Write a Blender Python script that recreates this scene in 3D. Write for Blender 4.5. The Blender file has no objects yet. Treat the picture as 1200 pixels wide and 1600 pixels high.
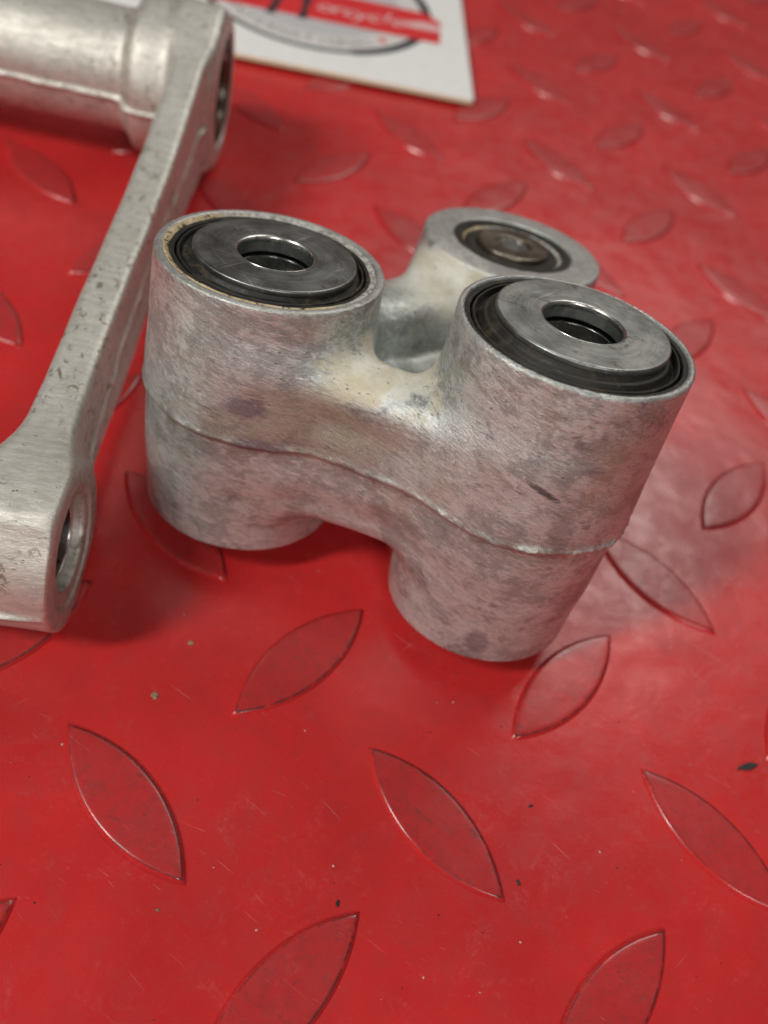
import bpy, math, random
import numpy as np
from mathutils import Vector, Matrix
random.seed(4); rng = np.random.default_rng(4)
sc = bpy.context.scene; COL = sc.collection
sc.unit_settings.scale_length = 0.01            # one unit is one centimetre

# ------------------------------------------------------------------ camera
def vn(a): a = np.array(a, float); return a/np.linalg.norm(a)
F_PX, PITCH, ROLL, YAW = 1367.5, .881, .316, .2489
CAM = np.array([1.339, -5.043, 14.537])
fw = np.array([math.sin(YAW)*math.cos(PITCH), math.cos(YAW)*math.cos(PITCH), -math.sin(PITCH)])
r0 = vn(np.cross(fw, [0, 0, 1])); u0 = np.cross(r0, fw)
CR = math.cos(ROLL)*r0 + math.sin(ROLL)*u0; CU = -math.sin(ROLL)*r0 + math.cos(ROLL)*u0
cd = bpy.data.cameras.new('camera'); cam = bpy.data.objects.new('camera', cd); COL.objects.link(cam)
cam.matrix_world = Matrix([[CR[0], CU[0], -fw[0], CAM[0]], [CR[1], CU[1], -fw[1], CAM[1]], [CR[2], CU[2], -fw[2], CAM[2]], [0, 0, 0, 1]])
cd.sensor_fit = 'VERTICAL'; cd.sensor_height = 36; cd.lens = F_PX/1600*36
cd.clip_start = .1; cd.clip_end = 2000
cd.dof.use_dof = True; cd.dof.focus_distance = 13.6; cd.dof.aperture_fstop = .125
sc.camera = cam
sc.view_settings.view_transform = 'Standard'; sc.view_settings.look = 'None'
sc.view_settings.exposure = 0; sc.view_settings.gamma = 1

# ------------------------------------------------------------------ light: workshop ceiling lights and an added front fill
w = bpy.data.worlds.new('World'); sc.world = w; w.use_nodes = True
bg = w.node_tree.nodes['Background']; bg.inputs[0].default_value = (1, .93, .86, 1); bg.inputs[1].default_value = .06
def area(name, pos, target, sx, sy, power, col):
    l = bpy.data.lights.new(name, 'AREA'); l.shape = 'RECTANGLE'; l.size = sx; l.size_y = sy; l.energy = power; l.color = col
    o = bpy.data.objects.new(name, l); COL.objects.link(o); o.location = pos
    o.rotation_euler = (Vector(target)-Vector(pos)).to_track_quat('-Z', 'Y').to_euler(); return o
area('area_light', (-98, -38, 112), (2, 6, 0), 16, 48, 160000, (1, .97, .91))
area('area_light', (22, -122, 104), (4, 6, 0), 50, 30, 82000, (1, .97, .92))  # unseen front fill, added to brighten the linkage's front faces
area('area_light', (70, 135, 150), (4, 6, 0), 90, 45, 125000, (1, .96, .90))

# ------------------------------------------------------------------ materials
class NT:
    def __init__(s, name):
        s.m = bpy.data.materials.new(name); s.m.use_nodes = True; s.t = s.m.node_tree
        s.b = s.t.nodes['Principled BSDF']
    def n(s, typ, **kw):
        nd = s.t.nodes.new(typ)
        for k, v in kw.items(): setattr(nd, k, v)
        return nd
    def link(s, a, b): s.t.links.new(a, b)
    def obj(s):
        if not hasattr(s, 'tc'): s.tc = s.n('ShaderNodeTexCoord')
        return s.tc.outputs['Object']
    def geo(s):
        if not hasattr(s, 'gm'): s.gm = s.n('ShaderNodeNewGeometry')
        return s.gm.outputs['Position']
    def mapping(s, vec, scale=(1, 1, 1), rot=(0, 0, 0), loc=(0, 0, 0)):
        m = s.n('ShaderNodeMapping'); s.link(vec, m.inputs[0]); m.inputs['Scale'].default_value = scale
        m.inputs['Rotation'].default_value = rot; m.inputs['Location'].default_value = loc; return m.outputs[0]
    def noise(s, vec, scale, detail=4, rough=.55, dist=0):
        n = s.n('ShaderNodeTexNoise'); s.link(vec, n.inputs['Vector']); n.inputs['Scale'].default_value = scale
        n.inputs['Detail'].default_value = detail; n.inputs['Roughness'].default_value = rough; n.inputs['Distortion'].default_value = dist
        return n.outputs['Fac']
    def ramp(s, fac, a, b, lo=0., hi=1.):
        n = s.n('ShaderNodeMapRange'); n.interpolation_type = 'SMOOTHSTEP'; s.link(fac, n.inputs[0])
        n.inputs[1].default_value = a; n.inputs[2].default_value = b; n.inputs[3].default_value = lo; n.inputs[4].default_value = hi
        return n.outputs[0]
    def math(s, op, a, b=None, c=None):
        n = s.n('ShaderNodeMath', operation=op)
        for i, v in enumerate((a, b, c)):
            if v is None: continue
            if isinstance(v, (int, float)): n.inputs[i].default_value = v
            else: s.link(v, n.inputs[i])
        return n.outputs[0]
    def mix(s, fac, a, b):
        n = s.n('ShaderNodeMix', data_type='RGBA')
        for i, v in ((0, fac), (6, a), (7, b)):
            if isinstance(v, (int, float)): n.inputs[i].default_value = v
            elif isinstance(v, tuple): n.inputs[i].default_value = (*v, 1)
            else: s.link(v, n.inputs[i])
        return n.outputs[2]
    def bump(s, h, strength, dist, prev=None):
        b = s.n('ShaderNodeBump'); s.link(h, b.inputs['Height']); b.inputs['Strength'].default_value = strength
        b.inputs['Distance'].default_value = dist
        if prev is not None: s.link(prev, b.inputs['Normal'])
        return b.outputs[0]
    def blob(s, vec, c, r, tex=None, amt=.5):
        d = s.n('ShaderNodeVectorMath', operation='SUBTRACT'); s.link(vec, d.inputs[0]); d.inputs[1].default_value = c
        e = s.n('ShaderNodeVectorMath', operation='DIVIDE'); s.link(d.outputs[0], e.inputs[0]); e.inputs[1].default_value = r
        l = s.n('ShaderNodeVectorMath', operation='LENGTH'); s.link(e.outputs[0], l.inputs[0])
        v = l.outputs['Value']
        if tex is not None: v = s.math('ADD', v, s.math('MULTIPLY', s.math('SUBTRACT', tex, .5), amt*2))
        return s.ramp(v, 1.1, .55)
    def set(s, **kw):
        for k, v in kw.items():
            i = s.b.inputs[{'col': 'Base Color', 'metal': 'Metallic', 'rough': 'Roughness', 'normal': 'Normal', 'spec': 'Specular IOR Level', 'aniso': 'Anisotropic', 'coat': 'Coat Weight', 'sss': 'Subsurface Weight'}[k]]
            if isinstance(v, (int, float)): i.default_value = v
            elif isinstance(v, tuple): i.default_value = (*v, 1)
            else: s.link(v, i)
        return s.m

def scratches(N, vec, specs):
    out = None
    for rot, sx, sy, lo, hi in specs:
        v = N.mapping(N.mapping(vec, rot=(0, 0, rot)), (sx, sy, sx), loc=(rot*7, rot*3, 0))
        k = N.ramp(N.noise(v, 1, 2, .6, .15), lo, hi)
        out = k if out is None else N.math('MAXIMUM', out, k)
    return out

def mat_red(name, dirt_shade_attr=False):
    N = NT(name); p = N.geo()
    big = N.noise(p, .22, 4, .6, .4); mid = N.noise(p, 1.6, 6, .65, .5); fine = N.noise(p, 14, 4, .7)
    c = N.mix(N.ramp(big, .3, .72), (.56, .025, .025), (.44, .018, .019))
    c = N.mix(N.ramp(mid, .42, .72, 0, .35), c, (.33, .022, .024))
    c = N.mix(N.ramp(fine, .52, .8, 0, .16), c, (.62, .10, .09))
    dusty = N.math('MULTIPLY', N.ramp(N.noise(p, .9, 8, .72, 1.2), .50, .72), N.ramp(N.noise(p, 9, 6, .75), .42, .66))
    grit = N.math('MULTIPLY', N.ramp(N.noise(p, 1.1, 5, .7), .47, .66), N.ramp(N.noise(p, 26, 3, .7), .60, .70))
    c = N.mix(N.math('MULTIPLY', grit, .75), c, (.11, .03, .03))
    c = N.mix(N.math('MULTIPLY', dusty, .22), c, (.50, .16, .15))
    sc_ = scratches(N, p, [(2.18, 26, .45, .715, .75), (2.34, 34, .6, .72, .76), (1.9, 28, .7, .735, .77), (.9, 30, .6, .745, .78), (2.1, 60, 2.6, .70, .76)])
    reg = N.ramp(N.noise(p, .5, 3), .42, .6)
    c = N.mix(N.math('MULTIPLY', N.math('MULTIPLY', sc_, reg), .42), c, (.74, .36, .33))
    # dark specks and smears of grime
    sp = N.ramp(N.noise(N.mapping(N.mapping(p, rot=(0, 0, .6)), (1, .45, 1)), 7, 3, .6), .735, .78)
    c = N.mix(N.math('MULTIPLY', sp, .8), c, (.10, .03, .03))
    h = N.math('ADD', N.noise(p, .42, 2, .45, .3), N.math('MULTIPLY', N.noise(p, 1.5, 4, .6, .8), .10))
    nr = N.bump(h, .5, .13)
    nr = N.bump(N.math('ADD', fine, N.math('MULTIPLY', sc_, -.6)), .12, .012, nr)
    rg = N.math('ADD', N.ramp(mid, .3, .75, .25, .38), N.math('MULTIPLY', dusty, .14))
    if dirt_shade_attr:
        a = N.n('ShaderNodeAttribute', attribute_name='grime_shade')
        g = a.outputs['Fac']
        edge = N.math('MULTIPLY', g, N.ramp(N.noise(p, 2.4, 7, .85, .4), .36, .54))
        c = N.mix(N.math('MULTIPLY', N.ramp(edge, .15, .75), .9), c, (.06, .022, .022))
        nz = N.math('MULTIPLY', N.ramp(N.noise(p, 3.8, 8, .78, .6), .44, .64), .5)
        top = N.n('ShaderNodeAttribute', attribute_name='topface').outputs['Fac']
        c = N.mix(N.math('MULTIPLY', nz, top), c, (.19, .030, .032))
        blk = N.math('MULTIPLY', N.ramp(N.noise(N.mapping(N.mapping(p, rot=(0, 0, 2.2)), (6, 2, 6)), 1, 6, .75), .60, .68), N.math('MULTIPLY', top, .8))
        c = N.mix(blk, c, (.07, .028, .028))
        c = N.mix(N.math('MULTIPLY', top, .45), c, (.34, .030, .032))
        dusty = N.math('MULTIPLY', dusty, .3)
    if dirt_shade_attr: rg = N.math('MULTIPLY', rg, N.math('ADD', .78, N.math('MULTIPLY', top, .26)))
    return N.set(col=c, rough=rg, normal=nr, spec=.5)
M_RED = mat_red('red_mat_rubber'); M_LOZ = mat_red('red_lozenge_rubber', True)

def mat_cast(name, warm, kind):
    N = NT(name); p = N.obj()
    # directional brushing along the length of the casting
    q = N.mapping(p, rot=(0, -.22 if kind == 'link' else 0, 0)) if kind == 'link' else N.mapping(p, rot=(0, 0, 0))
    st = (lambda k: (3.6*k, 5*k, 15*k)) if kind == 'link' else (lambda k: (2.4*k, 9*k, 6*k))
    s1 = N.noise(N.mapping(q, st(1)), 1, 6, .74, .3)
    s2 = N.noise(N.mapping(q, st(1.9), loc=(3, 1, 7)), 1, 5, .78)
    blot = N.noise(p, .95, 6, .65, .5); blot2 = N.noise(N.mapping(p, (1, 1, 1.5), loc=(5, 3, 1)), 1.5, 6, .68, .6)
    c = N.mix(N.ramp(s1, .36, .64), (.47, .505, .49), (.68, .725, .70)) if kind == 'link' else N.mix(N.ramp(s1, .3, .7), (.50, .49, .45), (.74, .725, .67))
    if kind == 'link':
        ed = N.math('MULTIPLY', N.math('SUBTRACT', s1, .5), .55)
        b1 = N.math('ADD', blot, ed); b2 = N.math('ADD', blot2, ed)
        b3 = N.math('ADD', N.noise(N.mapping(q, (2.2, 2.2, 3.6), loc=(8, 2, 5)), 1, 6, .7, .6), ed)
        c = N.mix(N.math('MULTIPLY', N.ramp(b1, .53, .42), .62), c, (.28, .30, .29))      # grey oxide
        c = N.mix(N.math('MULTIPLY', N.ramp(b3, .55, .64), .55), c, (.24, .235, .235))
        c = N.mix(N.math('MULTIPLY', N.ramp(b3, .46, .32), .60), c, (.74, .79, .775))
        c = N.mix(N.math('MULTIPLY', N.ramp(b2, .58, .70), .6), c, (.15, .13, .155))
        c = N.mix(N.math('MULTIPLY', N.ramp(s2, .55, .66), .40), c, (.17, .165, .16))
        c = N.mix(N.math('MULTIPLY', N.ramp(s2, .45, .33), .38), c, (.78, .82, .81))
        tan = N.ramp(N.noise(N.mapping(p, loc=(2, 9, 4)), 1.0, 5, .7, .5), .52, .68)
        c = N.mix(N.math('MULTIPLY', N.math('MULTIPLY', tan, N.ramp(s2, .35, .6)), .5), c, (.44, .36, .23))
        # cream deposit with a painted lip highlight in the saddle and up to the rear boss, tan on the right boss
        b2n = N.math('ADD', blot2, N.math('MULTIPLY', N.math('SUBTRACT', s2, .5), .5))
        zs = N.n('ShaderNodeSeparateXYZ'); N.link(p, zs.inputs[0])
        seam = N.math('MULTIPLY', N.ramp(N.math('ABSOLUTE', N.math('ADD', zs.outputs[2], 2.60)), .30, .02), N.ramp(b2n, .42, .60))
        c = N.mix(N.math('MULTIPLY', seam, .45), c, (.20, .16, .11))
        under = N.math('MULTIPLY', N.ramp(N.math('ABSOLUTE', N.math('ADD', zs.outputs[2], -.02)), .30, .02), N.ramp(b2n, .48, .62))
        c = N.mix(N.math('MULTIPLY', under, .5), c, (.22, .18, .12))
        drk = N.math('MULTIPLY', N.blob(p, (1.5, -1.5, -1.9), (1.9, 1.2, .8), b3, .7), N.ramp(s2, .62, .42))
        c = N.mix(N.math('MULTIPLY', drk, .5), c, (.14, .135, .115))
        yb = N.math('MULTIPLY', N.math('MAXIMUM', N.blob(p, (2.0, -1.5, -1.7), (1.6, 1.0, .75), blot2, .8), N.blob(p, (.3, -1.9, -2.1), (.8, .8, .45), blot, .8)), N.ramp(s2, .42, .58))
        c = N.mix(N.math('MULTIPLY', yb, .42), c, (.30, .28, .14))
        e1 = N.blob(p, (2.55, -.7, -1.05), (1.5, 1.0, .55), b2n, .9)
        e1b = N.blob(p, (2.5, 3.7, -1.0), (1.5, 1.7, .7), blot2, .5)
        e2 = N.blob(p, (6.6, -1.2, -.9), (.65, .8, 1.1), blot2, .8)
        e3 = N.blob(p, (1.6, -1.5, -1.9), (1.5, .9, .75), blot2, 1.2)
        c = N.mix(N.math('MULTIPLY', N.math('MAXIMUM', e1, e1b), .74), c, N.mix(N.ramp(blot2, .35, .65), (.64, .58, .42), (.80, .79, .72)))
        c = N.mix(N.math('MULTIPLY', N.math('MAXIMUM', e2, e3), .28), c, (.52, .48, .33))
        # grey wash on the pocket floor behind the saddle
        e4 = N.blob(p, (2.85, 2.1, -2.1), (1.0, 1.0, .8), blot2, .2)
        c = N.mix(N.math('MULTIPLY', e4, .4), c, (.50, .49, .44))
        # two dark bruises and the gouge on the front
        e5 = N.blob(p, (.62, -1.75, -1.75), (.40, .8, .26), s1, .9); e6 = N.blob(p, (.85, -1.8, -2.45), (.55, .8, .16), s1, .8)
        e7 = N.blob(p, (5.5, -1.7, -4.95), (.26, .8, .34), s1, .7)
        c = N.mix(N.math('MULTIPLY', N.math('MAXIMUM', N.math('MAXIMUM', e5, e6), e7), .62), c, (.17, .135, .18))
        gp = N.mapping(N.mapping(p, loc=(-5.55, 1.75, 1.28)), rot=(0, -.42, 0))
        gouge = N.blob(gp, (0, 0, 0), (.40, .6, .075), s2, .8)
        c = N.mix(N.math('MULTIPLY', gouge, .85), c, (.05, .048, .048))
        smear = N.blob(p, (6.05, -1.6, -2.05), (.25, .6, .9), s1, .8)
        c = N.mix(N.math('MULTIPLY', smear, .5), c, (.27, .26, .25))
    else:
        c = N.mix(N.math('MULTIPLY', N.ramp(blot2, .5, .7), .35), c, (.50, .45, .37))
        pv = N.mapping(p, (3.2, 2.2, 3.2))
        clus = N.ramp(N.noise(p, .45, 3), .38, .55)
        pits = N.ramp(N.noise(pv, 1.6, 5, .74, .4), .55, .63)
        c = N.mix(N.math('MULTIPLY', N.math('MULTIPLY', pits, clus), .8), c, (.17, .125, .06))
    # little dark nicks and bright scuffs
    nick = N.ramp(N.noise(N.mapping(q, (4.5, 6, 17), loc=(4, 1, 2)), 1.3, 3, .6), .655, .70)
    c = N.mix(N.math('MULTIPLY', nick, .7), c, (.12, .10, .085))
    scuff = N.ramp(N.noise(N.mapping(q, (4, 7, 30), loc=(1, 7, 2)), 1.2, 4, .65), .60, .74)
    c = N.mix(N.math('MULTIPLY', scuff, .55), c, (.85, .83, .80))
    h = N.math('ADD', N.math('MULTIPLY', s2, .6), N.math('ADD', N.math('MULTIPLY', s1, .7), N.math('MULTIPLY', nick, -1.3)))
    nr = N.bump(h, .5, .035)
    nr = N.bump(N.noise(p, 15, 6, .8), .4, .02, nr)
    if kind == 'link':     # freshly machined rims on top of the three bosses
        nn = N.n('ShaderNodeSeparateXYZ'); N.link(N.tc.outputs['Normal'], nn.inputs[0]); ps = N.n('ShaderNodeSeparateXYZ'); N.link(p, ps.inputs[0])
        rim = N.math('MULTIPLY', N.ramp(nn.outputs[2], .80, .93), N.ramp(ps.outputs[2], -.62, -.55))
        c = N.mix(N.math('MULTIPLY', rim, .75), c, N.mix(N.ramp(s2, .35, .65), (.33, .325, .31), (.60, .59, .57)))
    if kind == 'link':
        return N.set(col=c, metal=N.math('SUBTRACT', .66, N.math('MULTIPLY', N.math('MAXIMUM', e1, e1b), .5)), rough=N.math('ADD', N.ramp(s1, .3, .7, .46, .33), N.math('MULTIPLY', N.math('MAXIMUM', e1, e1b), .12)), normal=nr, spec=.5)
    return N.set(col=c, metal=.62, rough=N.ramp(s1, .3, .7, .50, .36), normal=nr, spec=.5)
M_LINK = mat_cast('oxidised_cast_aluminium', False, 'link'); M_ARM = mat_cast('pitted_cast_aluminium', True, 'arm')

def mat_steel(name, a, b, rough):
    N = NT(name); p = N.obj()
    sep = N.n('ShaderNodeSeparateXYZ'); N.link(p, sep.inputs[0])
    rad = N.math('SQRT', N.math('ADD', N.math('MULTIPLY', sep.outputs[0], sep.outputs[0]), N.math('MULTIPLY', sep.outputs[1], sep.outputs[1])))
    cmb = N.n('ShaderNodeCombineXYZ'); N.link(N.math('MULTIPLY', rad, 16.), cmb.inputs[0]); 
    N.link(N.math('MULTIPLY', N.noise(p, .8, 2), 2.), cmb.inputs[1])
    ring = N.noise(cmb.outputs[0], 1.2, 3, .6); br = N.noise(N.mapping(p, (1.2, 18, 1), (0, 0, .9)), 1, 4, .7); bl = N.noise(p, 1.5, 5, .65)
    c = N.mix(N.ramp(N.math('ADD', N.math('MULTIPLY', ring, .6), N.math('MULTIPLY', bl, .5)), .4, .7), a, b)
    c = N.mix(N.ramp(br, .55, .8, 0, .6), c, tuple(min(1, x*1.7) for x in b))
    dirt = N.math('MULTIPLY', N.ramp(N.noise(p, 2.2, 6, .75, .5), .53, .66), N.ramp(N.noise(p, 12, 4, .7), .40, .60))
    c = N.mix(N.math('MULTIPLY', dirt, .7), c, (.085, .07, .05))
    sw = scratches(N, p, [(.4, 14, .6, .67, .71), (1.5, 16, .7, .69, .73), (2.3, 22, 1.0, .68, .72)])
    c = N.mix(N.math('MULTIPLY', sw, .5), c, (.75, .73, .7))
    nr = N.bump(N.math('ADD', ring, br), .15, .008)
    return N.set(col=c, metal=1., rough=N.ramp(bl, .3, .7, rough, rough+.14), normal=nr)
M_STEEL_D = mat_steel('dark_worn_steel', (.20, .208, .205), (.32, .328, .32), .36)
M_STEEL_L = mat_steel('grey_worn_steel', (.29, .30, .29), (.42, .43, .41), .38)
M_STEEL_R = mat_steel('brown_oiled_steel', (.17, .15, .12), (.27, .24, .19), .30)
M_SLEEVE = mat_steel('bore_steel', (.13, .13, .125), (.22, .22, .21), .25)
M_EDGE = mat_steel('bright_chamfer_steel', (.62, .61, .59), (.80, .79, .77), .22)

def mat_rubber(name, base, tint, amt):
    N = NT(name); p = N.obj(); n = N.noise(p, 3.5, 5, .7, .5); n2 = N.noise(p, 18, 3, .6)
    c = N.mix(N.ramp(n, .5, .72, 0, amt), base, tint)
    return N.set(col=c, rough=N.ramp(n, .3, .7, .42, .7), normal=N.bump(n2, .3, .012), spec=.4)
M_SEAL = mat_rubber('black_seal_rubber', (.012, .0115, .011), (.10, .07, .035), .75)
M_SEAL_B = mat_rubber('brown_greasy_seal', (.016, .014, .011), (.075, .05, .028), .7)
M_GRIME = None
def mat_tan():
    N = NT('dried_tan_grease'); p = N.obj(); n = N.noise(p, 4, 6, .75, .8); n2 = N.noise(p, 11, 4, .7)
    c = N.mix(N.ramp(n, .35, .7), (.42, .32, .17), (.62, .52, .34)); c = N.mix(N.ramp(n2, .52, .60), c, (.06, .045, .03))
    sp = N.n('ShaderNodeSeparateXYZ'); N.link(p, sp.inputs[0])
    side = N.math('ADD', N.math('MULTIPLY', sp.outputs[0], .5), N.math('ADD', N.math('MULTIPLY', sp.outputs[1], .75), N.math('MULTIPLY', N.noise(p, 1.6, 4), 1.2)))
    c = N.mix(N.ramp(side, .45, 1.1), c, N.mix(N.ramp(n2, .4, .6), (.20, .19, .17), (.50, .49, .46)))
    return N.set(col=c, rough=.65, normal=N.bump(n2, .6, .03))
M_TAN = mat_tan()
def plain(name, col, rough=.5, metal=0., var=.06):
    N = NT(name); p = N.geo(); n = N.noise(p, 2.2, 5, .6)
    c = N.mix(N.ramp(n, .3, .75), col, tuple(max(0, x*(1-var)) for x in col))
    return N.set(col=c, rough=rough, metal=metal)
M_CARD = plain('white_gloss_card', (.86, .86, .85), .28); M_CARDEDGE = plain('yellowed_card_edge', (.86, .76, .50), .5)
M_PRED = plain('printed_red', (.72, .035, .04), .28); M_PBLK = plain('printed_charcoal', (.035, .037, .045), .3)
M_PGREY = plain('printed_pale_grey', (.55, .54, .56), .28); M_PRING = plain('printed_off_white', (.72, .69, .68), .28)
M_PTXT = plain('printed_faint_grey', (.26, .25, .26), .3); M_PPINK = plain('printed_pink_white', (.78, .55, .55), .3)

# ------------------------------------------------------------------ mesh helpers
def link_mesh(name, verts, faces, mat, parent=None, smooth=True, normals=None):
    me = bpy.data.meshes.new(name)
    me.from_pydata([tuple(map(float, v)) for v in verts], [], [tuple(map(int, f)) for f in faces])
    mats = mat if isinstance(mat, (list, tuple)) else [mat]
    for m in mats: me.materials.append(m)
    me.update()
    if smooth: me.polygons.foreach_set('use_smooth', [True]*len(me.polygons))
    if normals is not None: me.normals_split_custom_set_from_vertices([tuple(map(float, n)) for n in normals])
    o = bpy.data.objects.new(name, me); COL.objects.link(o)
    if parent is not None: o.parent = parent
    return o
def empty(name, mw, label, cat, group=None):
    o = bpy.data.objects.new(name, None); COL.objects.link(o); o.matrix_world = mw
    o.empty_display_size = 1; o['label'] = label; o['category'] = cat
    if group: o['group'] = group
    return o
def tag(o, label, cat, group=None):
    o['label'] = label; o['category'] = cat
    if group: o['group'] = group
    return o
def lathe(name, prof, mat, parent, loc=(0, 0, 0), rot=None, seg=128, wob=0., closed=True, arc=None):
    """prof: (r, z) points; sharp corners are made by doubling them close together"""
    P = np.array(prof, float); n = len(P); V = []; a0, a1 = arc or (0, 2*math.pi)
    for k in range(seg):
        t = a0+(a1-a0)*k/seg
        for (r, z) in P:
            rr = r + (wob*math.sin(3*t+r*5) + wob*.6*math.sin(11*t+z*9) + wob*.4*math.sin(29*t) if wob else 0)
            V.append((rr*math.cos(t), rr*math.sin(t), z))
    Fc = []; m = n if closed else n-1
    for k in range(seg):
        k2 = (k+1) % seg
        for i in range(m):
            j = (i+1) % n; Fc.append((k*n+i, k2*n+i, k2*n+j, k*n+j))
    o = link_mesh(name, V, Fc, mat, parent)
    o.location = loc
    if rot is not None: o.rotation_euler = rot
    return o
def rnd(prof, r=.03, s=3):
    """round the corners of a closed (r, z) profile"""
    P = [np.array(p, float) for p in prof]; out = []; n = len(P)
    for i in range(n):
        a, b, c = P[i-1], P[i], P[(i+1) % n]
        la, lc = np.linalg.norm(a-b), np.linalg.norm(c-b); rr = min(r, la*.4, lc*.4)
        p, q = b+(a-b)/la*rr, b+(c-b)/lc*rr
        # a support point keeps the flat faces flat under smooth shading
        out.append(b+(a-b)/la*min(rr*1.6, la*.46))
        for k in range(s+1):
            t = k/s; out.append((1-t)**2*p+2*t*(1-t)*b+t*t*q)
        out.append(b+(c-b)/lc*min(rr*1.6, lc*.46))
    return [tuple(x) for x in out]

# smooth distance-field modelling for the two castings
def smin(a, b, k): h = np.maximum(k-np.abs(a-b), 0)/k; return np.minimum(a, b)-h*h*k*.25
def smax(a, b, k): return -smin(-a, -b, k)
def vnoise(p, s, seed=0):
    a = np.sin(p[..., 0]*s*1.7+seed)*np.sin(p[..., 1]*s*1.3+seed*2.1+1)*np.sin(p[..., 2]*s*1.9+seed*.7+2)
    b = np.sin(p[..., 0]*s*3.1+p[..., 1]*s*2.3+seed*1.3)*np.sin(p[..., 2]*s*3.7-p[..., 0]*s*1.1+seed)
    return a+.5*b
def surface_nets(f, lo, hi, h):
    nx, ny, nz = [int(math.ceil((hi[i]-lo[i])/h))+1 for i in range(3)]
    X = [np.float32(lo[i])+np.float32(h)*np.arange(n, dtype=np.float32) for i, n in enumerate((nx, ny, nz))]
    val = np.empty((nx, ny, nz), np.float32)
    for i0 in range(0, nx, 24):
        g = np.stack(np.meshgrid(X[0][i0:i0+24], X[1], X[2], indexing='ij'), -1); val[i0:i0+24] = f(g)
    s = val < 0
    acc = np.zeros((nx-1, ny-1, nz-1, 3), np.float32); cnt = np.zeros((nx-1, ny-1, nz-1), np.int16)
    for ax in range(3):
        for da in (0, 1):
            for db in (0, 1):
                o = [0, 0, 0]; oth = [i for i in range(3) if i != ax]; o[oth[0]] = da; o[oth[1]] = db
                sl0 = tuple(slice(o[i], o[i]+(nx, ny, nz)[i]-1) for i in range(3))
                o2 = o[:]; o2[ax] += 1
                sl1 = tuple(slice(o2[i], o2[i]+(nx, ny, nz)[i]-1) for i in range(3))
                a, b = val[sl0], val[sl1]; c = s[sl0] != s[sl1]
                idx = np.nonzero(c); t = a[idx]/(a[idx]-b[idx])
                for i in range(3):
                    if i == ax: acc[idx+(np.full(len(t), i),)] += t
                    elif o[i]: acc[idx+(np.full(len(t), i),)] += 1
                cnt[idx] += 1
    act = np.nonzero(cnt > 0); vid = -np.ones(cnt.shape, np.int64); vid[act] = np.arange(len(act[0]))
    V = (np.stack(act, -1)+acc[act]/cnt[act][:, None])*h+np.array(lo)
    faces = []
    for ax in range(3):
        a1, a2 = (ax+1) % 3, (ax+2) % 3
        sl0 = [slice(None)]*3; sl1 = [slice(None)]*3; sl0[ax] = slice(0, -1); sl1[ax] = slice(1, None)
        c = s[tuple(sl0)] != s[tuple(sl1)]; idx = np.array(np.nonzero(c))
        ok = (idx[a1] > 0) & (idx[a2] > 0) & (idx[a1] < cnt.shape[a1]) & (idx[a2] < cnt.shape[a2]) & (idx[ax] < cnt.shape[ax])
        idx = idx[:, ok]; ins = s[tuple(idx)]
        q = []
        for d1, d2 in ((-1, -1), (0, -1), (0, 0), (-1, 0)):
            j = idx.copy(); j[a1] += d1; j[a2] += d2; q.append(vid[tuple(j)])
        q = np.stack(q, -1); q[~ins] = q[~ins][:, ::-1]; faces.append(q)
    Fq = np.concatenate(faces)
    def grad(P, e=.004):
        G = np.empty_like(P)
        for i in range(3):
            d = np.zeros(3); d[i] = e; G[:, i] = (f(P+d)-f(P-d))/(2*e)
        return G
    for _ in range(4):
        v = f(V); G = grad(V); g2 = np.maximum((G*G).sum(1), .05)
        V = V-np.clip(v/g2, -h*.5, h*.5)[:, None]*G
    G = grad(V, .012); G /= np.linalg.norm(G, axis=1)[:, None]+1e-9
    return V, Fq, G

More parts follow.
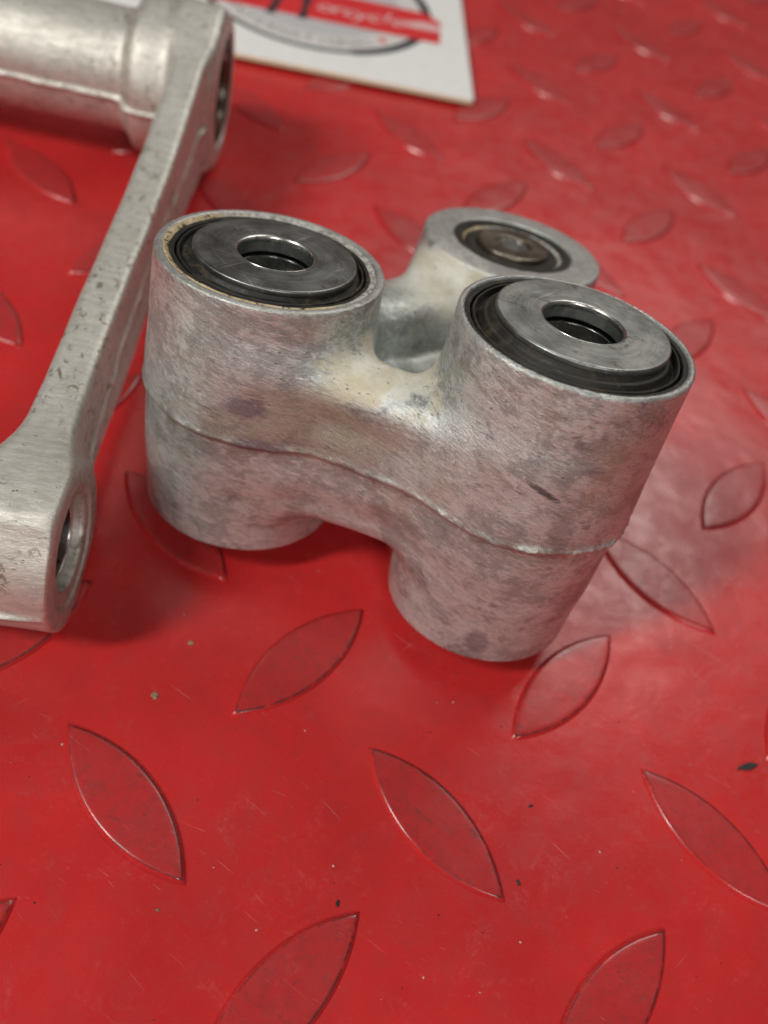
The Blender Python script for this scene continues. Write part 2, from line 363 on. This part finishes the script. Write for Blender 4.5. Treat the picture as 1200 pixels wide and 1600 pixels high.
# ------------------------------------------------------------------ the mat and its raised lozenges
ALPHA, BETA, HL = .8265, .8153, .4303*3.8; OFF = (.0369*3.8, .0111*3.8)
mat_obj = link_mesh('floor_mat', [(-120, -60, 0), (140, -60, 0), (140, 200, 0), (-120, 200, 0)], [(0, 1, 2, 3)], M_RED, smooth=False)
mat_obj['kind'] = 'structure'; mat_obj['label'] = 'red rubber mat with raised lozenge tread pattern'
def lozenge_mesh():
    hl, hw = HL, .53; R = (hl*hl+hw*hw)/(2*hw); n = 22
    def outline(grow, z):
        pts = []; h, wv = hl+grow*1.5, hw+grow; Rr = (h*h+wv*wv)/(2*wv); am = math.asin(h/Rr)
        for sgn in (1, -1):
            for k in range(n):
                a = -am+2*am*k/n; pts.append((sgn*Rr*math.sin(a), sgn*(Rr*math.cos(a)-(Rr-wv)), z))
        return pts
    rings = [(.055, -.012, 0, 0), (.040, .012, 0, 0), (.024, .032, 0, 0), (.010, .049, .1, 0), (-.003, .060, 1., .2), (-.018, .067, 1., .5), (-.034, .072, .75, .8), (-.055, .075, .0, 1), (-.12, .077, 0, 1), (-.25, .079, 0, 1), (-.42, .080, 0, 1)]
    side = [max(abs(2*k/n-1)**6, 1.) for k in range(n)]+[max(abs(2*k/n-1)**6, .52) for k in range(n)]  # heavier on the edge turned from the key light: painted shade with the dirt
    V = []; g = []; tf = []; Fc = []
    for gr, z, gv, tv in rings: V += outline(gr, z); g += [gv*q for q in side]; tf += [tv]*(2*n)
    m = 2*n
    for i in range(len(rings)-1):
        for k in range(m): a, b = i*m+k, i*m+(k+1) % m; Fc.append((b, a, a+m, b+m))
    Fc.append(tuple(range((len(rings)-1)*m+m-1, (len(rings)-1)*m-1, -1)))
    me = bpy.data.meshes.new('raised_lozenge'); me.from_pydata(V, [], Fc); me.materials.append(M_LOZ)
    me.polygons.foreach_set('use_smooth', [True]*len(me.polygons))
    for nm, vals in (('grime_shade', g), ('topface', tf)):
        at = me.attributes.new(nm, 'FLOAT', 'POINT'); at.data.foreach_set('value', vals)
    me.update(); return me
LM = lozenge_mesh()
def project(P):
    d = np.array(P, float)-CAM; z = d@fw
    return (600+F_PX*(d@CR)/z, 800-F_PX*(d@CU)/z, z)
for s in range(-12, 40):
    for t in range(-30, 16):
        A = (s-t) % 2 == 0
        x, y = 3.8*(s+t)*math.cos(ALPHA), 3.8*(s-t)*math.sin(ALPHA)
        if not A: x += OFF[0]; y += OFF[1]
        px, py, pz = project((x, y, 0))
        if pz < 1 or not (-260 < px < 1460 and -260 < py < 1900): continue
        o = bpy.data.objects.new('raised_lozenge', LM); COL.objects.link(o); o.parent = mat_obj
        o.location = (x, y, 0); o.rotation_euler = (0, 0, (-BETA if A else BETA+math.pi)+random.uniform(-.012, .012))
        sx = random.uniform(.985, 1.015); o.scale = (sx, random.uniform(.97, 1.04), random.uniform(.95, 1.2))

# ------------------------------------------------------------------ the three-boss suspension linkage
EX = vn([.93521, .34860, -.05]); 
n_ = np.array([.01528915, .21379546, .9767588])
cL = np.array([.341, 1.964, 1.416])*3.8; cR = np.array([1.625, 1.519, 1.627])*3.8
EX = cR-cL; EX = vn(EX-(EX@n_)*n_); EY = np.cross(n_, EX)
ML = Matrix([[EX[0], EY[0], n_[0], cL[0]], [EX[1], EY[1], n_[1], cL[1]], [EX[2], EY[2], n_[2], cL[2]], [0, 0, 0, 1]])
link = empty('suspension_linkage', ML, 'oxidised cast aluminium suspension linkage with three bearing bosses standing on red mat', 'linkage')
BOSS = [  # x, y, top, bottom, r top, r mid, r bottom, bore radius
    (0, 0, 0., -5.12, 1.91, 1.985, 1.90, 1.79),
    (5.20, 0, .50, -5.52, 1.915, 1.975, 1.82, 1.835),
    (3.36, 5.44, -.48, -4.15, 1.93, 1.98, 1.90, 1.30)]
ZP = -2.52
def seg_d(x, y, a, b):
    ax, ay = a; bx, by = b; dx, dy = bx-ax, by-ay
    t = np.clip(((x-ax)*dx+(y-ay)*dy)/(dx*dx+dy*dy), 0, 1); return np.hypot(x-ax-t*dx, y-ay-t*dy), t
def f_link(p):
    x, y, z = p[..., 0], p[..., 1], p[..., 2]
    wob = .02*vnoise(p, 1.1, 1)
    def web(a, b, w, zt, zb, wmid, kr=.85):
        d, t = seg_d(x, y, a, b); ww = w-(w-wmid)*np.sin(np.pi*t)
        zz0 = zt; side = d-ww
        return smax(smax(side, z-zz0, kr), zb-z, .45)
    c0, c1, c2 = [(b[0], b[1]) for b in BOSS]
    f = web(c0, c1, 1.60, -1.95, -4.12, 1.40, .5)
    f = smin(f, web((.1, -.82), (5.1, -.82), 1.0, -.98, -3.4, .64, .55), .3)
    f = smin(f, web(c0, c2, 1.45, -1.12, -3.9, .92), .35)
    f = smin(f, web(c1, c2, 1.4, -1.5, -3.9, .85), .35)
    f = smin(f, smax(smax(np.hypot(x-2.85, y-1.75)-1.9, z+2.05, .3), -3.6-z, .3), .3)
    f = f+wob
    zp = ZP+.05*vnoise(p, .8, 7); par = .036*np.tanh((z-zp)/.035)+(.026+.022*np.clip((x-3)/2, 0, 1))*np.exp(-((z-zp-.05)/.075)**2)*np.clip(.7+.8*vnoise(p, 1.7, 3)+.45*vnoise(p, 5, 4)+.3*vnoise(p, 11, 9), 0, 2.2)
    for i, (bx, by, zt, zb, rt, rm, rb, bore) in enumerate(BOSS):
        r = np.hypot(x-bx, y-by)
        R = np.where(z > ZP, rm+(rt-rm)*np.clip((z-ZP)/(zt-ZP), 0, 1), rm+(rb-rm)*np.clip((z-ZP)/(zb-ZP), 0, 1)**1.3)
        side = r-R+wob*.5
        f = smin(f, smax(side, np.abs(z-(zt+zb)/2)-(zt-zb)/2, .08), .50 if i < 2 else .7)
    f = f-par
    for (bx, by, zt, zb, rt, rm, rb, bore) in BOSS:
        r = np.hypot(x-bx, y-by)
        top = smax(r-rt-.5, z-zt, .02)
        f = np.where(r < rt+.28, smax(f, z-zt-.004*vnoise(p, 5, 2), .05), f)
        f = np.where(r < rb+.28, smax(f, zb-z, .10), f)
        hole = smax(r-bore, (zt-.62)-z, .05)
        f = smax(f, -hole, .05)
    return f
V, Q, G = surface_nets(f_link, (-2.4, -2.5, -5.7), (7.6, 7.8, .8), .058)
cast = link_mesh('casting', V, Q, M_LINK, link, normals=G)

def front_boss(i, washer_c, wr, hole_r, wz, metal, seal_tint, tan=False):
    bx, by, zt, zb, rt, rm, rb, bore = BOSS[i]
    so = bore-.085 if tan else bore
    lathe('seal_shell', rnd([(so-.09, zt-.05), (so+.01, zt-.05), (so+.01, zt-.6), (so-.30, zt-.6), (so-.30, zt-.5), (so-.09, zt-.5)], .02), M_SEAL, link, (bx, by, 0), wob=.008)
    lathe('dust_seal', rnd([(so-.10, zt-.22), (so-.13, zt-.05), (so-.17, zt-.05), (so-.20, zt-.18), (wr+.12, zt-.12), (wr+.09, zt+wz-.17), (wr+.03, zt+wz-.17), (wr-.03, zt+wz-.09), (wr-.2, zt+wz-.09), (wr-.2, zt-.5), (so-.10, zt-.5)], .02), seal_tint, link, (bx, by, 0), wob=.005)
    wx, wy = washer_c
    lathe('collar', rnd([(hole_r, wz), (wr, wz), (wr, wz-.11), (hole_r, wz-.30)], .035, 4), metal, link, (bx+wx, by+wy, zt))
    lathe('chamfer', [(hole_r-.012, wz-.10), (hole_r-.012, wz-.02), (hole_r+.012, wz+.003), (hole_r+.024, wz+.002), (hole_r+.01, wz-.06)], M_EDGE, link, (bx+wx, by+wy, zt))
    lathe('inner_sleeve', rnd([(hole_r-.055, wz-.34), (hole_r+.1, wz-.34), (hole_r+.1, wz-2.3), (hole_r-.055, wz-2.3)], .02), M_SLEEVE, link, (bx+wx, by+wy, zt))
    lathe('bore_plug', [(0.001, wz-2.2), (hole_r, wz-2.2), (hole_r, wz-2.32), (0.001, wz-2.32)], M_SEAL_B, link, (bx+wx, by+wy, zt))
    if tan:
        lathe('grease_ring', rnd([(bore-.03, zt-.02), (bore+.02, zt-.03), (bore+.02, zt-.2), (bore-.13, zt-.2), (bore-.10, zt-.06)], .02), M_TAN, link, (bx-.01, by-.0, 0.012), wob=.012)
front_boss(0, (.04, 0.03), 1.39, .66, .07, M_STEEL_D, M_SEAL, True)
front_boss(1, (.05, .09), 1.44, .68, .13, M_STEEL_L, M_SEAL_B)
bx, by, zt, zb, rt, rm, rb, bore = BOSS[2]
lathe('bearing_shell', rnd([(1.12, zt-.03), (1.31, zt-.03), (1.31, zt-.5), (1.12, zt-.5)], .02), M_SEAL_B, link, (bx, by, 0))
lathe('grease_ring', rnd([(1.04, zt-.12), (1.13, zt-.08), (1.13, zt-.3), (1.04, zt-.3)], .02), M_TAN, link, (bx, by, 0), wob=.012)
lathe('dust_seal', rnd([(.72, zt-.10), (1.02, zt-.10), (1.02, zt-.4), (.72, zt-.4)], .03), M_SEAL_B, link, (bx, by, 0))
lathe('collar', rnd([(.36, zt+.02), (.80, zt+.02), (.80, zt-.4), (.36, zt-.4)], .05, 4), M_STEEL_R, link, (bx, by, 0))
lathe('inner_sleeve', rnd([(.34, zt-.05), (.39, zt-.05), (.39, zt-1.6), (.34, zt-1.6)], .01), M_EDGE, link, (bx, by, 0))
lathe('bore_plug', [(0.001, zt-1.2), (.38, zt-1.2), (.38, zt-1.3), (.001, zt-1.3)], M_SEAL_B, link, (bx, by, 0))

# ------------------------------------------------------------------ the rocker arm at the left
AO = np.array([-1.50, 3.08, 0.]); DV = vn([.06, 1., 0]); DU = np.array([DV[1], -DV[0], 0])
MA = Matrix([[DU[0], DV[0], 0, AO[0]], [DU[1], DV[1], 0, AO[1]], [0, 0, 1, 0], [0, 0, 0, 1]])
arm = empty('rocker_arm', MA, 'pitted cast aluminium rocker arm with cross tube lying at the left edge', 'rocker arm')
LB = (.66, 1.43, 1.42); UB = (15.8, 2.12, 1.98)
def f_arm(p):
    u, v, z = p[..., 0], p[..., 1], p[..., 2]
    lo = smax(np.hypot(v-LB[0], z-LB[1])-LB[2], np.maximum(u, -9.5-u), .10)
    lo = smax(lo, -smax(np.hypot(v-LB[0], z-LB[1])-1.18, -.04-u, .03), .03) if False else lo
    rU = np.hypot(v-UB[0], z-UB[1])
    up = smax(rU-UB[2], np.maximum(u, -2.35-u), .45)
    tube = np.maximum(rU-1.52, np.maximum(u+1, -14-u))
    t = np.clip((v-.66)/(15.8-.66), 0, 1)
    zt = 2.85+.15*np.sin(np.clip((t-.0)*3, 0, 1)*1.57)+1.05*np.clip((t-.55)/.45, 0, 1)**1.8
    zb = .75-.05*t-.45*np.clip((t-.6)/.4, 0, 1)**1.5
    uc = -.70; hw = .40+.08*np.clip(1-t*6, 0, 1)
    ch = .10*np.clip(1-np.abs(z-(zt+zb)/2)/((zt-zb)*.30), 0, 1)**.5     # shallow channel in the outer flank
    bar = smax(smax(np.abs(u-uc)-hw, np.abs(z-(zt+zb)/2)-(zt-zb)/2, .16), np.maximum(.2-v, v-16.2), .2)
    bar = np.where(u > uc, bar+ch*np.clip((v-2.5)/3, 0, 1)**2*np.clip((13.6-v)/4, 0, 1)**2, bar)
    f = smin(lo, bar, .85); f = smin(f, smin(up, tube, .3), .45)
    zm = 1.42+.75*t
    f = f+.012*vnoise(p, 1.2, 5)
    f = f-.07*np.exp(-((z-zm)/.07)**2)*(1+.4*vnoise(p, 3, 2))*(u < -.12)
    f = smax(f, u, .10)
    f = smax(f, -z+.02, .05)
    hole = np.maximum(np.hypot(v-.78, z-1.50)-.84, -2.6-u)
    cb = smax(np.hypot(v-.72, z-1.46)-1.08, -.06-u, .04)
    f = smax(smax(f, -hole, .06), -cb, .06)
    h2 = np.maximum(rU-1.45, -1.2-u); h3 = np.maximum(rU-.8, -14.5-u)
    f = smax(smax(f, -h2, .08), -h3, .05)
    f = np.maximum(f, -10.8-u)
    return f
V, Q, G = surface_nets(f_arm, (-11, -1.2, -.1), (.2, 18.2, 4.5), .066)
link_mesh('casting', V, Q, M_ARM, arm, normals=G)
R90 = (0, math.pi/2, 0)
lathe('inner_sleeve', rnd([(.70, -.25), (.85, -.25), (.85, -2.5), (.70, -2.5)], .03), M_EDGE, arm, (0, .78, 1.50), R90)
lathe('bearing_ring', rnd([(.78, -.10), (1.44, -.10), (1.44, -.6), (.78, -.6)], .04), M_STEEL_R, arm, (0, UB[0], UB[1]), R90)
lathe('dust_seal', rnd([(1.05, -.04), (1.30, -.04), (1.30, -.2), (1.05, -.2)], .03), M_SEAL, arm, (0, UB[0], UB[1]), R90)

# ------------------------------------------------------------------ the printed card at the top
def build_card():
    x0, x1, y0, y1 = -9.2, 7.42, 25.0, 36.5; z0, z1 = .22, .34
    a = math.radians(-.1)
    cdm = Matrix.Translation((0, 0, 0)) @ Matrix.Rotation(a, 4, 'Z')
    root = empty('printed_card', cdm, 'thick white card printed with a round grey and red emblem, lying behind the metal parts', 'card')
    r = .16; V = []; n = 6
    for (cx, cy, s) in ((x1-r, y1-r, 0), (x0+r, y1-r, 1), (x0+r, y0+r, 2), (x1-r, y0+r, 3)):
        for k in range(n+1): t = (s+k/n)*math.pi/2; V.append((cx+r*math.cos(t), cy+r*math.sin(t)))
    m = len(V)
    lift = lambda x, y: .05+.10*max(0, (30-y)/5)**1.5*.5
    rings = [(0, z0-.04), (.0, z1-.03), (-.025, z1)]
    cx, cy = (x0+x1)/2, (y0+y1)/2; VV = []
    for g, z in rings:
        for x, y in V: VV.append((x+(-g if x < cx else g), y+(-g if y < cy else g), z))
    Fc = []
    for i in range(2):
        for k in range(m): Fc.append((i*m+k, i*m+(k+1) % m, (i+1)*m+(k+1) % m, (i+1)*m+k))
    Fc.append(tuple(range(2*m, 3*m))); Fc.append(tuple(range(m-1, -1, -1)))
    o = link_mesh('card_sheet', VV, Fc, [M_CARD, M_CARDEDGE], root, smooth=False)
    for i, f in enumerate(o.data.polygons): f.material_index = 1 if i < m or i == len(Fc)-1 else 0
    C0 = (1.6, 30.75); Z = [z1+.004]
    def flat(name, pts, mat, par=root, holes=None):
        z = Z[0]; v = [(x, y, z) for x, y in pts]+[(x, y, z-.003) for x, y in pts]; k = len(pts)
        fs = [tuple(range(k))]+[(i+k, (i+1) % k+k, (i+1) % k, i) for i in range(k)]
        return link_mesh(name, v, fs, mat, par, smooth=False)
    def annulus(name, r1, r2, mat, a0=0, a1=2*math.pi, par=root):
        z = Z[0]; N = 120; v = []; fs = []
        for k in range(N+1):
            t = a0+(a1-a0)*k/N
            for r_ in (r1, r2): v.append((C0[0]+r_*math.cos(t), C0[1]+r_*math.sin(t), z))
        for k in range(N): fs.append((2*k, 2*k+1, 2*k+3, 2*k+2))
        return link_mesh(name, v, fs, mat, par, smooth=False)
    annulus('emblem_ring', 4.20, 4.44, M_PBLK)
    annulus('emblem_ring', 4.16, 4.46, M_PBLK, -1.05, .55) if False else None
    Z[0] += .004
    annulus('emblem_border', 4.12, 4.50, M_PBLK, math.radians(-70), math.radians(60))
    band = annulus('lettering_band', 3.25, 4.30 if False else 4.12, M_PRING)
    annulus('emblem_field', .01, 3.25, M_PGREY)
    Z[0] += .004
    def txt(s, size, mat, place, name='lettering', shear=0., par=root):
        cu = bpy.data.curves.new(name, 'FONT'); cu.body = s; cu.size = size; cu.shear = shear; cu.align_x = 'CENTER'; cu.align_y = 'CENTER'; cu.offset = .004
        o = bpy.data.objects.new(name, cu); COL.objects.link(o); bpy.context.view_layer.update()
        me = bpy.data.meshes.new_from_object(o.evaluated_get(bpy.context.evaluated_depsgraph_get()))
        bpy.data.objects.remove(o); me.materials.clear(); me.materials.append(mat); me.name = name
        q = bpy.data.objects.new(name, me); COL.objects.link(q); q.parent = par
        q.location = (place[0], place[1], Z[0]+.006); q.rotation_euler = (0, 0, place[2]); return q
    word = 'INTERNATIONAL'
    for i, ch in enumerate(word):
        t = math.radians(-142+(i)*7.2); rr = 3.68
        txt(ch, .62, M_PTXT, (C0[0]+rr*math.cos(t), C0[1]+rr*math.sin(t), t+math.pi/2), par=band)
    t = math.radians(-46); star = []
    for k in range(10):
        rr = .26 if k % 2 == 0 else .11; star.append((C0[0]+3.68*math.cos(t)+rr*math.cos(k*math.pi/5), C0[1]+3.68*math.sin(t)+rr*math.sin(k*math.pi/5)))
    flat('star', star, M_PRED)
    Z[0] += .004
    # slanting ribbon across the emblem
    rb = [(-5.0, 28.55), (6.33, 28.75), (6.45, 30.6), (5.8, 31.15), (-5.0, 31.2)]
    ribbon = flat('ribbon', rb, M_PRED)
    Z[0] += .004
    for ch, x, y in zip('orcycle', (1.95, 2.42, 2.84, 3.3, 3.8, 4.25, 4.68), (29.82, 29.84, 29.8, 29.75, 29.8, 29.95, 29.85)):
        txt(ch, 1.15, M_PPINK, (x, y, 0), shear=.25, par=ribbon)
    flat('swoosh', [(4.9, 29.7), (5.6, 29.7), (6.4, 29.75), (6.42, 30.2), (5.7, 30.3), (5.0, 30.0)], M_PPINK, ribbon)
    flat('black_stroke', [(-.12, 28.4), (.18, 28.4), (.42, 29.85), (1.0, 33.0), (.5, 33.0), (.12, 29.8)], M_PBLK)
    flat('black_stroke', [(1.02, 28.5), (1.34, 28.5), (1.38, 29.5), (1.5, 30.4), (2.0, 33.0), (1.5, 33.0), (1.12, 30.3), (1.16, 29.5)], M_PBLK)
    return root
build_card()

# ------------------------------------------------------------------ crumbs of dirt lying on the mat
def crumb(name, x, y, sx, sy, sz, rot, mat, label, cat='grit'):
    import bmesh
    bm = bmesh.new(); bmesh.ops.create_icosphere(bm, subdivisions=2, radius=1)
    for v in bm.verts:
        k = 1+.35*math.sin(v.co.x*3.1+x*7)*math.sin(v.co.y*3.7+y*5)+.2*math.sin(v.co.z*6+x); v.co *= k
        v.co.x *= sx; v.co.y *= sy; v.co.z = max(v.co.z, -.55)*sz
    me = bpy.data.meshes.new(name); bm.to_mesh(me); bm.free(); me.materials.append(mat)
    o = bpy.data.objects.new(name, me); COL.objects.link(o); o.location = (x, y, .55*sz); o.rotation_euler = (0, 0, rot)
    return tag(o, label, cat)
M_CR1 = plain('sandy_crumb', (.30, .23, .13), .8, var=.6); M_CR2 = plain('black_crumb', (.02, .02, .02), .6)
crumb('sand_grain', .20, 1.86, .055, .075, .02, .4, M_CR1, 'larger sandy brown crumb on open red mat, left of the nearer slanting lozenge')
crumb('sand_grain', .67, 2.97, .045, .035, .02, .1, M_CR1, 'tiny sandy crumb on red mat just below the left boss of the linkage')
crumb('sand_grain', .78, -1.61, .028, .022, .015, .1, M_CR1, 'tiny pale crumb on red mat near the bottom edge of the photo')
crumb('dirt_flake', 3.53, -1.39, .03, .055, .02, .1, M_CR2, 'black dirt flake on red mat above the bottom centre lozenge tip')
crumb('dirt_flake', 6.56, -.92, .03, .055, .02, .4, M_CR2, 'black dirt flake beside the right tip of the centre front lozenge')
crumb('dirt_flake', 6.92, .39, .04, .02, .015, .3, M_CR2, 'small dark flake on open red mat between the two right front lozenges')
crumb('dirt_flake', -.97, 6.70, .08, .07, .03, .3, M_CR2, 'black dirt lump in the gap between the rocker arm and the left boss')
crumb('dirt_flake', 11.40, 1.45, .20, .055, .03, .25, M_CR2, 'black sliver of dirt on red mat at the right edge of the photo')

def grit():
    V = []; Fc = []; R = random.Random(8)
    for i in range(420):
        if i % 3 == 0:      # caught along the foot of a lozenge
            a_, b_ = R.randint(-2, 5), R.randint(-2, 3); A = (a_-b_) % 2 == 0; t = R.uniform(-1, 1)
            x, y = 3.8*(a_+b_)*math.cos(ALPHA), 3.8*(a_-b_)*math.sin(ALPHA); th = -BETA if A else BETA
            lx, ly = t*HL, R.choice((-1, 1))*(.56*(1-t*t)+R.uniform(.01, .06)); x += lx*math.cos(th)-ly*math.sin(th); y += lx*math.sin(th)+ly*math.cos(th)
        else: x, y = R.uniform(-3, 15), R.uniform(-5, 16)
        r_ = R.choice((.008, .011, .014, .02)); k = len(V); n = 5; ph = R.uniform(0, 6)
        for j in range(n): V.append((x+r_*math.cos(ph+j*1.257)*R.uniform(.6, 1.5), y+r_*math.sin(ph+j*1.257)*R.uniform(.6, 1.5), -.001))
        V.append((x, y, r_*.9)); Fc += [(k+j, k+(j+1) % n, k+n) for j in range(n)]
    o = link_mesh('floor_grit', V, Fc, [M_CR2, M_CR1, plain('pale_dust', (.55, .38, .34), .8)], smooth=False)
    for i, f in enumerate(o.data.polygons): f.material_index = (0, 0, 0, 1, 2, 2)[(i//5) % 6]
    o['kind'] = 'stuff'; o['label'] = 'fine dark and pale grit scattered over the red mat'; o['category'] = 'grit'
grit()
